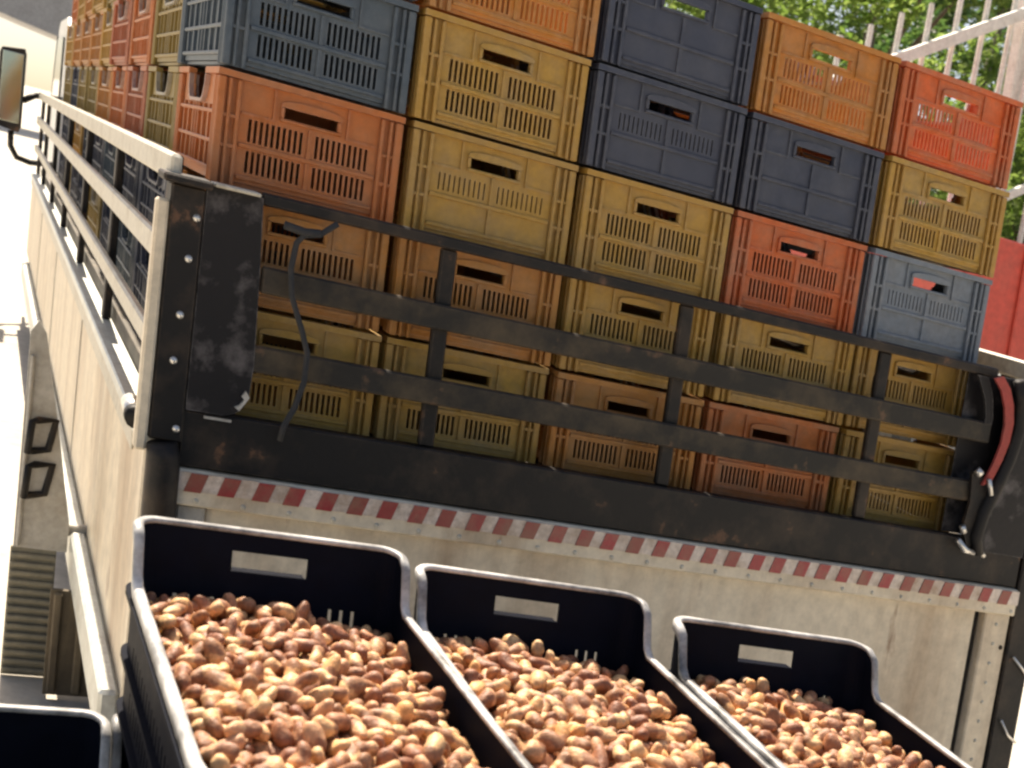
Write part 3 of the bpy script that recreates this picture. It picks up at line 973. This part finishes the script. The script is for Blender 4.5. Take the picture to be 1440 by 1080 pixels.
prof = [(-0.006, 0.004), (-0.003, 0.0055), (0.004, 0.005), (0.007, 0.002), (0.007, -0.010), (0.0045, -0.010), (0.004, -0.002), (-0.006, -0.001)]
vs = []
for i, s in enumerate(ST):
    p = bpt(s, 0.0, 0.002)
    for (o_, z_) in prof:
        vs.append((p[0] + s[2] * o_, p[1] + s[3] * o_, p[2] + z_))
npf = len(prof)
fs = []
for i in range(n_st):
    j = (i + 1) % n_st
    fs += [(i * npf + k, i * npf + (k + 1) % npf, j * npf + (k + 1) % npf, j * npf + k) for k in range(npf)]
rimb.add(vs, fs)
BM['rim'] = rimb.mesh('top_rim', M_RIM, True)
BM['base'] = MB().box((-BW * 0.92, -BL * 0.97, -BH + 0.001), (BW * 0.92, -BL * 0.03, -BH + 0.008)).mesh('base', PL['black'])
hb = MB()
hb.strap([(x, 0.001, -0.0555) for x in (-0.05, -0.02, 0.02, 0.05)], 0.014, 0.006, (0, 1, 0))
BM['grip'] = hb.mesh('grip', PL['black'])


def black_crate(u, v, w, yaw, roll, label, group='black crates in front of the tailgate'):
    t = thing('black_crate', label, 'crate', (u, v, w), 0, group)
    t.rotation_euler = (0, roll, yaw)
    for k in ('far', 'near'):
        e = link('end_wall', BM[k], t)
        if k == 'far':
            link('grip', BM['grip'], e)
    for k in ('left', 'right'):
        link('side_wall', BM[k], t)
    link('top_rim', BM['rim'], t)
    link('base', BM['base'], t)
    return t


BC = [  # far-edge centre u, v, rim height w, yaw, roll
    (-0.015, -0.992, 0.062, 0.015, 0.005, 'black open crate heaped with tan fruit, leftmost of the three full ones'),
    (0.378, -0.996, 0.043, -0.02, 0.012, 'black open crate heaped with tan fruit, between two other full black crates'),
    (0.802, -1.020, 0.018, -0.03, 0.012, 'black open crate of tan fruit beside the cream panel, rightmost of the full ones'),
]
full = [black_crate(*q) for q in BC]
black_crate(-0.398, -1.000, -0.202, 0.0, 0.0, 'empty black crate standing lower, in the bottom left corner')
lv = BH + 0.006
LOWER = 'black crate stacked underneath, carrying the open crates of fruit'
for (u, v, w, yaw, roll, _l) in BC:
    k = 1
    while w - k * lv - BH > -1.02:
        black_crate(u - 0.003 * k, v + 0.003, w - k * lv, yaw * 0.5, roll, LOWER, 'black crates at the foot of the stacks')
        k += 1
for k in (1, 2):
    black_crate(-0.398, -1.0, -0.202 - k * lv, 0.01, 0.0, LOWER, 'black crates at the foot of the stacks')


# ------------------------------------------------------------------ fruit heaped in the three crates
def fruit_proto(k):
    """lumpy oblong fruit, stalk end at +z; returns verts, faces, ripeness per vertex"""
    rs = np.random.default_rng(100 + k)
    L = rs.uniform(0.0165, 0.0235)
    Rr = rs.uniform(0.0098, 0.0124)
    pinch = rs.uniform(-0.08, 0.30)
    bend = rs.uniform(-0.005, 0.005)
    ph = rs.uniform(0, 6.28, 6)
    kn = rs.uniform(0, 6.28), rs.uniform(-0.6, 0.6), rs.uniform(0.08, 0.38)
    nl, ns = 11, 14
    V, ripe = [(bend, 0, -L)], [1.0]
    for i in range(1, nl):
        th = math.pi * i / nl
        z = -L * math.cos(th)
        r = Rr * math.sin(th) ** 0.82 * (1 - pinch * math.exp(-(z / (0.35 * L)) ** 2))
        for j in range(ns):
            a = 2 * math.pi * j / ns
            rr = r * (1 + 0.11 * math.sin(2 * a + ph[0] + 2 * z / L) + 0.06 * math.sin(3 * a + ph[1] + 3 * z / L) + 0.035 * math.sin(5 * a + ph[2] + 6 * z / L) + 0.025 * math.sin(7 * a + ph[3] - 9 * z / L))
            rr *= 1 + kn[2] * math.exp(-((math.cos(a - kn[0]) - 1) ** 2) * 3 - ((z / L - kn[1]) / 0.35) ** 2)
            V.append((rr * math.cos(a) + bend * (z / L) ** 2, rr * math.sin(a), z))
            ripe.append(0.5 - 0.5 * z / L)
    V.append((bend, 0, L * 0.96))
    ripe.append(0.0)
    F = [(0, 1 + (j + 1) % ns, 1 + j) for j in range(ns)]
    for i in range(nl - 2):
        o, q = 1 + i * ns, 1 + (i + 1) * ns
        F += [(o + j, o + (j + 1) % ns, q + (j + 1) % ns, q + j) for j in range(ns)]
    o = 1 + (nl - 2) * ns
    F += [(o + j, o + (j + 1) % ns, len(V) - 1) for j in range(ns)]
    return np.array(V), F, ripe


PROTO = [fruit_proto(k) for k in range(20)]


def fruit_mesh(name, V, F, ripe):
    me = bpy.data.meshes.new(name)
    me.from_pydata(np.asarray(V).tolist(), [], F)
    me.polygons.foreach_set('use_smooth', [True] * len(me.polygons))
    at_ = me.attributes.new('ripe', 'FLOAT', 'POINT')
    at_.data.foreach_set('value', ripe)
    me.materials.append(M_FRUIT)
    return me


FM = [fruit_mesh('fruit', *p) for p in PROTO]


def pile(seed, slope):
    """settle balls in one crate; local x across, y from the far wall (0) to the near one, z below the rim"""
    r = np.random.default_rng(seed)
    n = 1220
    rad = r.uniform(0.0096, 0.0139, n)
    xa = BW - 0.016
    surf = lambda x, y: -0.084 + 0.020 * np.sin(np.pi * 0.5 * np.clip(-y / (BL * 0.55), 0, 1)) * np.cos(x / BW * 1.1) + slope * x + 0.005 * np.sin(40 * x + seed) * np.sin(31 * y)
    p = np.zeros((n, 3))
    p[:, 0] = r.uniform(-xa + 0.015, xa - 0.015, n)
    p[:, 1] = r.uniform(-BL + 0.035, -0.022, n)
    fl = lambda q: surf(q[:, 0], q[:, 1]) - 0.058
    p[:, 2] = fl(p) + r.uniform(0.01, 0.075, n)
    for it in range(190):
        p[:, 2] -= 0.0010 if it < 140 else 0.0004
        if it % 8 == 0:
            near = np.zeros((n, n), bool)
            for a in range(0, n, 270):
                near[a:a + 270] = ((p[a:a + 270, None, :] - p[None, :, :]) ** 2).sum(2) < 0.042 ** 2
            I, J = np.nonzero(np.triu(near, 1))
        for _ in range(2):
            d = p[I] - p[J]
            dist = np.sqrt((d ** 2).sum(1)) + 1e-9
            ov = np.clip((rad[I] + rad[J]) * 0.97 - dist, 0, 0.01)
            g = d * (0.31 * ov / dist)[:, None]
            for c_ in range(3):
                p[:, c_] += np.bincount(I, g[:, c_], n) - np.bincount(J, g[:, c_], n)
            p[:, 2] = np.maximum(p[:, 2], fl(p) + rad * 0.9)
            xl = (BW - 0.006) * (1 - 0.012 * np.clip(-p[:, 2] / BH, 0, 1)) - rad - 0.0075
            p[:, 0] = np.clip(p[:, 0], -xl, xl)
            p[:, 1] = np.clip(p[:, 1], -BL + 0.016 + rad, -0.012 - rad)
    return p, rad


CAMI = cam.matrix_world.inverted()
RES_F = cam_d.lens / 36.0
allf = []
bpy.context.view_layer.update()
for ci, t in enumerate(full):
    p, rad = pile(11 + ci, -0.075)
    Mt = t.matrix_world @ Matrix.Identity(4)
    for i in range(len(p)):
        q = Mt @ Vector((MU @ p[i]).tolist())
        # how open it lies: no other fruit standing over it
        d = p - p[i]
        over = np.sum((np.hypot(d[:, 0], d[:, 1]) < 0.017) & (d[:, 2] > 0.010))
        c = CAMI @ q
        x, y = 0.5 + RES_F * c.x / -c.z, 0.5 + RES_F * c.y / -c.z / 0.75
        vis = -0.02 < x < 1.02 and -0.03 < y < 1.03
        allf.append((ci, q, rad[i], over, vis, -c.z))
cand = sorted([k for k, f in enumerate(allf) if f[4] and f[3] == 0], key=lambda k: allf[k][5])
single = set(cand[:296])
FLAB = ['small tan to brown fruit in the heap of the leftmost full black crate',
        'small tan to brown fruit in the heap of the middle full black crate',
        'small tan to brown fruit in the heap of the rightmost full black crate']
FGRP = ['fruit heaped in the leftmost full crate', 'fruit heaped in the middle full crate', 'fruit heaped in the rightmost full crate']
stV, stF, stR = [[], [], []], [[], [], []], [[], [], []]
for k, (ci, q, r_, over, vis, dist) in enumerate(allf):
    pk = int(rng.integers(0, len(PROTO)))
    # lie mostly flat
    ang = rng.uniform(0, 6.283)
    tilt = rng.normal(math.pi / 2, 0.6)
    rot = Euler((0, 0, ang)).to_matrix() @ Euler((0, tilt, 0)).to_matrix() @ Euler((0, 0, rng.uniform(0, 6.28))).to_matrix()
    s = r_ / 0.0139
    if k in single:
        o = bpy.data.objects.new('fruit', FM[pk])
        COL.objects.link(o)
        o.matrix_world = Matrix.Translation(q) @ rot.to_4x4() @ Matrix.Scale(s, 4)
        o['label'] = FLAB[ci]
        o['category'] = 'fruit'
        o['group'] = FGRP[ci]
    else:
        V, F, rp2 = PROTO[pk]
        W_ = (V * s) @ np.array(rot).T + np.array(q)
        o_ = sum(len(a) for a in stV[ci])
        stV[ci].append(W_)
        stF[ci] += [tuple(i + o_ for i in f) for f in F]
        stR[ci] += rp2
for ci in range(3):
    o = link('fruit_heap', fruit_mesh('fruit_heap', np.concatenate(stV[ci]), stF[ci], stR[ci]))
    o['kind'] = 'stuff'
    o['label'] = 'mass of tan fruit under the top layer in the ' + ('leftmost', 'middle', 'rightmost')[ci] + ' full black crate'
    o['category'] = 'fruit'

# ------------------------------------------------------------------ beyond the truck
# pale fence with a slanting rail
FV = 8.0
fence = thing('metal_fence', 'pale metal picket fence with a thick slanting rail, behind the rightmost stacks', 'fence', (8.5, FV, -1.0))
rail_w = lambda u: 2.86 + 0.575 * (u - 7.81)
def fp(u, w):
    return (u - 8.5, 0.0, w + 1.0)
for k in range(15):
    u = 6.02 + k * 0.345 + random.uniform(-0.02, 0.02)
    wt = rail_w(u) + 0.46 + random.uniform(-0.03, 0.03)
    ln = 0.13
    b0 = (u - ln * 0.6 - 8.5, 0.0, 0.0)
    t0 = (u + ln * (wt - rail_w(u)) - 8.5, 0.0, wt + 1.0)
    mb = MB()
    mb.tube([b0, (t0[0], 0, t0[2] - 0.05), t0], [0.028, 0.028, 0.025], 8)
    mb.obj('picket', M_FENCE, fence)
mb = MB()
ua, ub = 5.6, 11.2
for off, h in ((0.0, 0.125), (-1.9, 0.09)):
    mb = MB()
    mb.prism([(ua - 8.5, rail_w(ua) + 1 + off - h / 2), (ub - 8.5, rail_w(ub) + 1 + off - h / 2), (ub - 8.5, rail_w(ub) + 1 + off + h / 2), (ua - 8.5, rail_w(ua) + 1 + off + h / 2)], 1, -0.10, -0.04)
    mb.obj('rail', M_FENCE, fence)
MB().box((9.40 - 8.5, 0.06, 0.0), (9.56 - 8.5, 0.20, 4.95), 0.01).obj('post', M_FENCE, fence)

# red lorry parked further over, white strip along the foot of its bed
lorry = thing('red_lorry', 'red lorry bed with a white strip along its lower edge, right of the load', 'lorry', (7.9, 5.0, -1.0))
def lb(name, a, b, mat, parent=lorry, c=0.01):
    return MB().box(a, b, c).obj(name, mat, parent)
bed = lb('cargo_body', (-1.5, 0.0, 1.275), (0.9, 4.2, 2.235), M_REDP)
for k in range(5):
    lb('body_rib', (-1.45 + k * 0.56, -0.03, 1.28), (-1.37 + k * 0.56, -0.0005, 2.2), M_REDP, parent=bed)
lb('lower_trim', (-1.52, -0.035, 1.215), (0.92, 0.04, 1.270), M_WHITE, parent=bed)
lb('chassis', (-1.0, 0.1, 0.75), (0.4, 6.4, 1.0), M_DARK)
lb('under_frame', (-1.45, 0.05, 1.005), (0.85, 4.15, 1.21), M_DARK)
cb = lb('cab', (-1.45, 4.4, 0.7), (0.85, 6.3, 2.7), M_REDP, c=0.12)
lb('windscreen', (-1.3, 6.301, 1.7), (0.7, 6.32, 2.5), M_GLASS, parent=cb)
lb('side_window', (-1.462, 4.9, 1.75), (-1.451, 5.9, 2.45), M_GLASS, parent=cb)
for (uu, vv) in ((-1.4, 1.1), (0.52, 1.1), (-1.4, 5.4), (0.52, 5.4)):
    w_ = 0.28
    MB().lathe([(0.001, 0.06), (0.25, 0.05), (0.28, 0.0), (0.46, 0.0), (0.50, 0.04), (0.50, w_ - 0.04), (0.46, w_), (0.28, w_), (0.25, w_ - 0.05), (0.001, w_ - 0.06)], (uu, vv, 0.5), 0, 40).obj('wheel', M_RUBBER, lorry)

# grey canopy over the street, far left
canopy = thing('canopy', 'grey sheet metal canopy far behind the left of the load', 'canopy', (0.0, 40.0, -1.0))
cp = MB()
cp.prism([(-12.0, 5.2), (0.3, 3.15), (4.2, 2.60), (4.2, 5.4), (-12.0, 7.6)], 1, 0.0, 4.0)
cp.obj('roof_sheet', M_CANOPY, canopy)
for uu in (-11.5, 4.0):
    for vv in (0.2, 3.8):
        MB().box((uu - 0.06, vv - 0.06, 0.0), (uu + 0.06, vv + 0.06, 2.62 if uu > 0 else 5.1), 0.01).obj('post', M_GREYP, canopy)


# trees
def tree(u, v, h, rx, crown_lo, n_leaf, leaf, size, label, seed, lean=0.0):
    r = np.random.default_rng(seed)
    t = thing('tree', label, 'tree', (u, v, -1.0), 0, 'trees behind the fence')
    tr = MB(raw=True)
    tr.tube([(0, 0, 0), (0.05, 0.02, h * 0.25), (lean * 0.4, 0.05, h * 0.5), (lean, 0.0, h * 0.85)], [0.20, 0.16, 0.11, 0.03], 10)
    cl = []
    for k in range(46):
        a = r.uniform(0, 6.28)
        zz = r.uniform(crown_lo, h * 0.97)
        f = math.sin(math.pi * np.clip((zz - crown_lo * 0.8) / (h - crown_lo * 0.8), 0.05, 0.98)) ** 0.6
        rr = rx * f * math.sqrt(r.uniform(0.12, 1.0))
        c = Vector((rr * math.cos(a) + lean * zz / h, rr * math.sin(a), zz))
        cl.append((c, r.uniform(0.30, 0.6) * rx * 0.55))
        if k < 14:
            z0 = max(h * 0.2, zz - rr * 0.8)
            tr.tube([(lean * z0 / h, 0.02, z0), ((c.x + lean * z0 / h) / 2, c.y / 2, (z0 + zz) / 2 + 0.1), tuple(c)], [0.06, 0.04, 0.012], 6)
    tr.obj('trunk', M_BARK, t, smooth=True)
    V, F = [], []
    for k in range(n_leaf):
        c, cr = cl[int(r.integers(0, len(cl)))]
        d = Vector(r.normal(0, 1, 3).tolist()).normalized() * (cr * r.uniform(0.25, 1.0) ** 0.5)
        d.z *= 0.75
        p = c + d
        nrm = Vector((r.normal(0, 0.6), r.normal(0, 0.6), 1.0)).normalized()
        ax = nrm.orthogonal().normalized()
        ax = Quaternion(nrm, r.uniform(0, 6.28)) @ ax
        bx = nrm.cross(ax)
        s = size * r.uniform(0.6, 1.3)
        o = len(V)
        tip = p + ax * s - nrm * s * 0.25
        V += [p - ax * s, p + bx * s * 0.42 + nrm * s * 0.08, tip, p - bx * s * 0.42 + nrm * s * 0.08]
        F += [(o, o + 1, o + 2, o + 3)]
    me = bpy.data.meshes.new('crown')
    me.from_pydata([v[:] for v in V], [], F)
    me.materials.append(leaf)
    link('crown', me, t)
    return t


tree(10.9, 13.0, 8.4, 3.1, 0.8, 26000, M_LEAF1, 0.085, 'broad bright green tree rising behind the middle and right stacks', 31)
tree(15.0, 15.5, 8.6, 3.2, 0.6, 24000, M_LEAF2, 0.095, 'darker green tree behind the fence, right of the bright one', 32, 0.4)
tree(13.2, 11.6, 4.9, 2.0, 0.3, 18000, M_LEAF1, 0.07, 'low bushy green tree in front of the darker tree', 33)
tree(8.0, 16.5, 8.6, 2.8, 1.0, 17000, M_LEAF1, 0.09, 'pale green tree furthest left of the trees', 34)
tree(19.5, 21.0, 10.0, 4.0, 0.6, 22000, M_LEAF2, 0.12, 'deep green tree furthest back, at the right edge', 35)
tree(13.0, 22.0, 11.0, 4.0, 1.0, 22000, M_LEAF1, 0.12, 'tall green tree furthest back behind the bright one', 36)
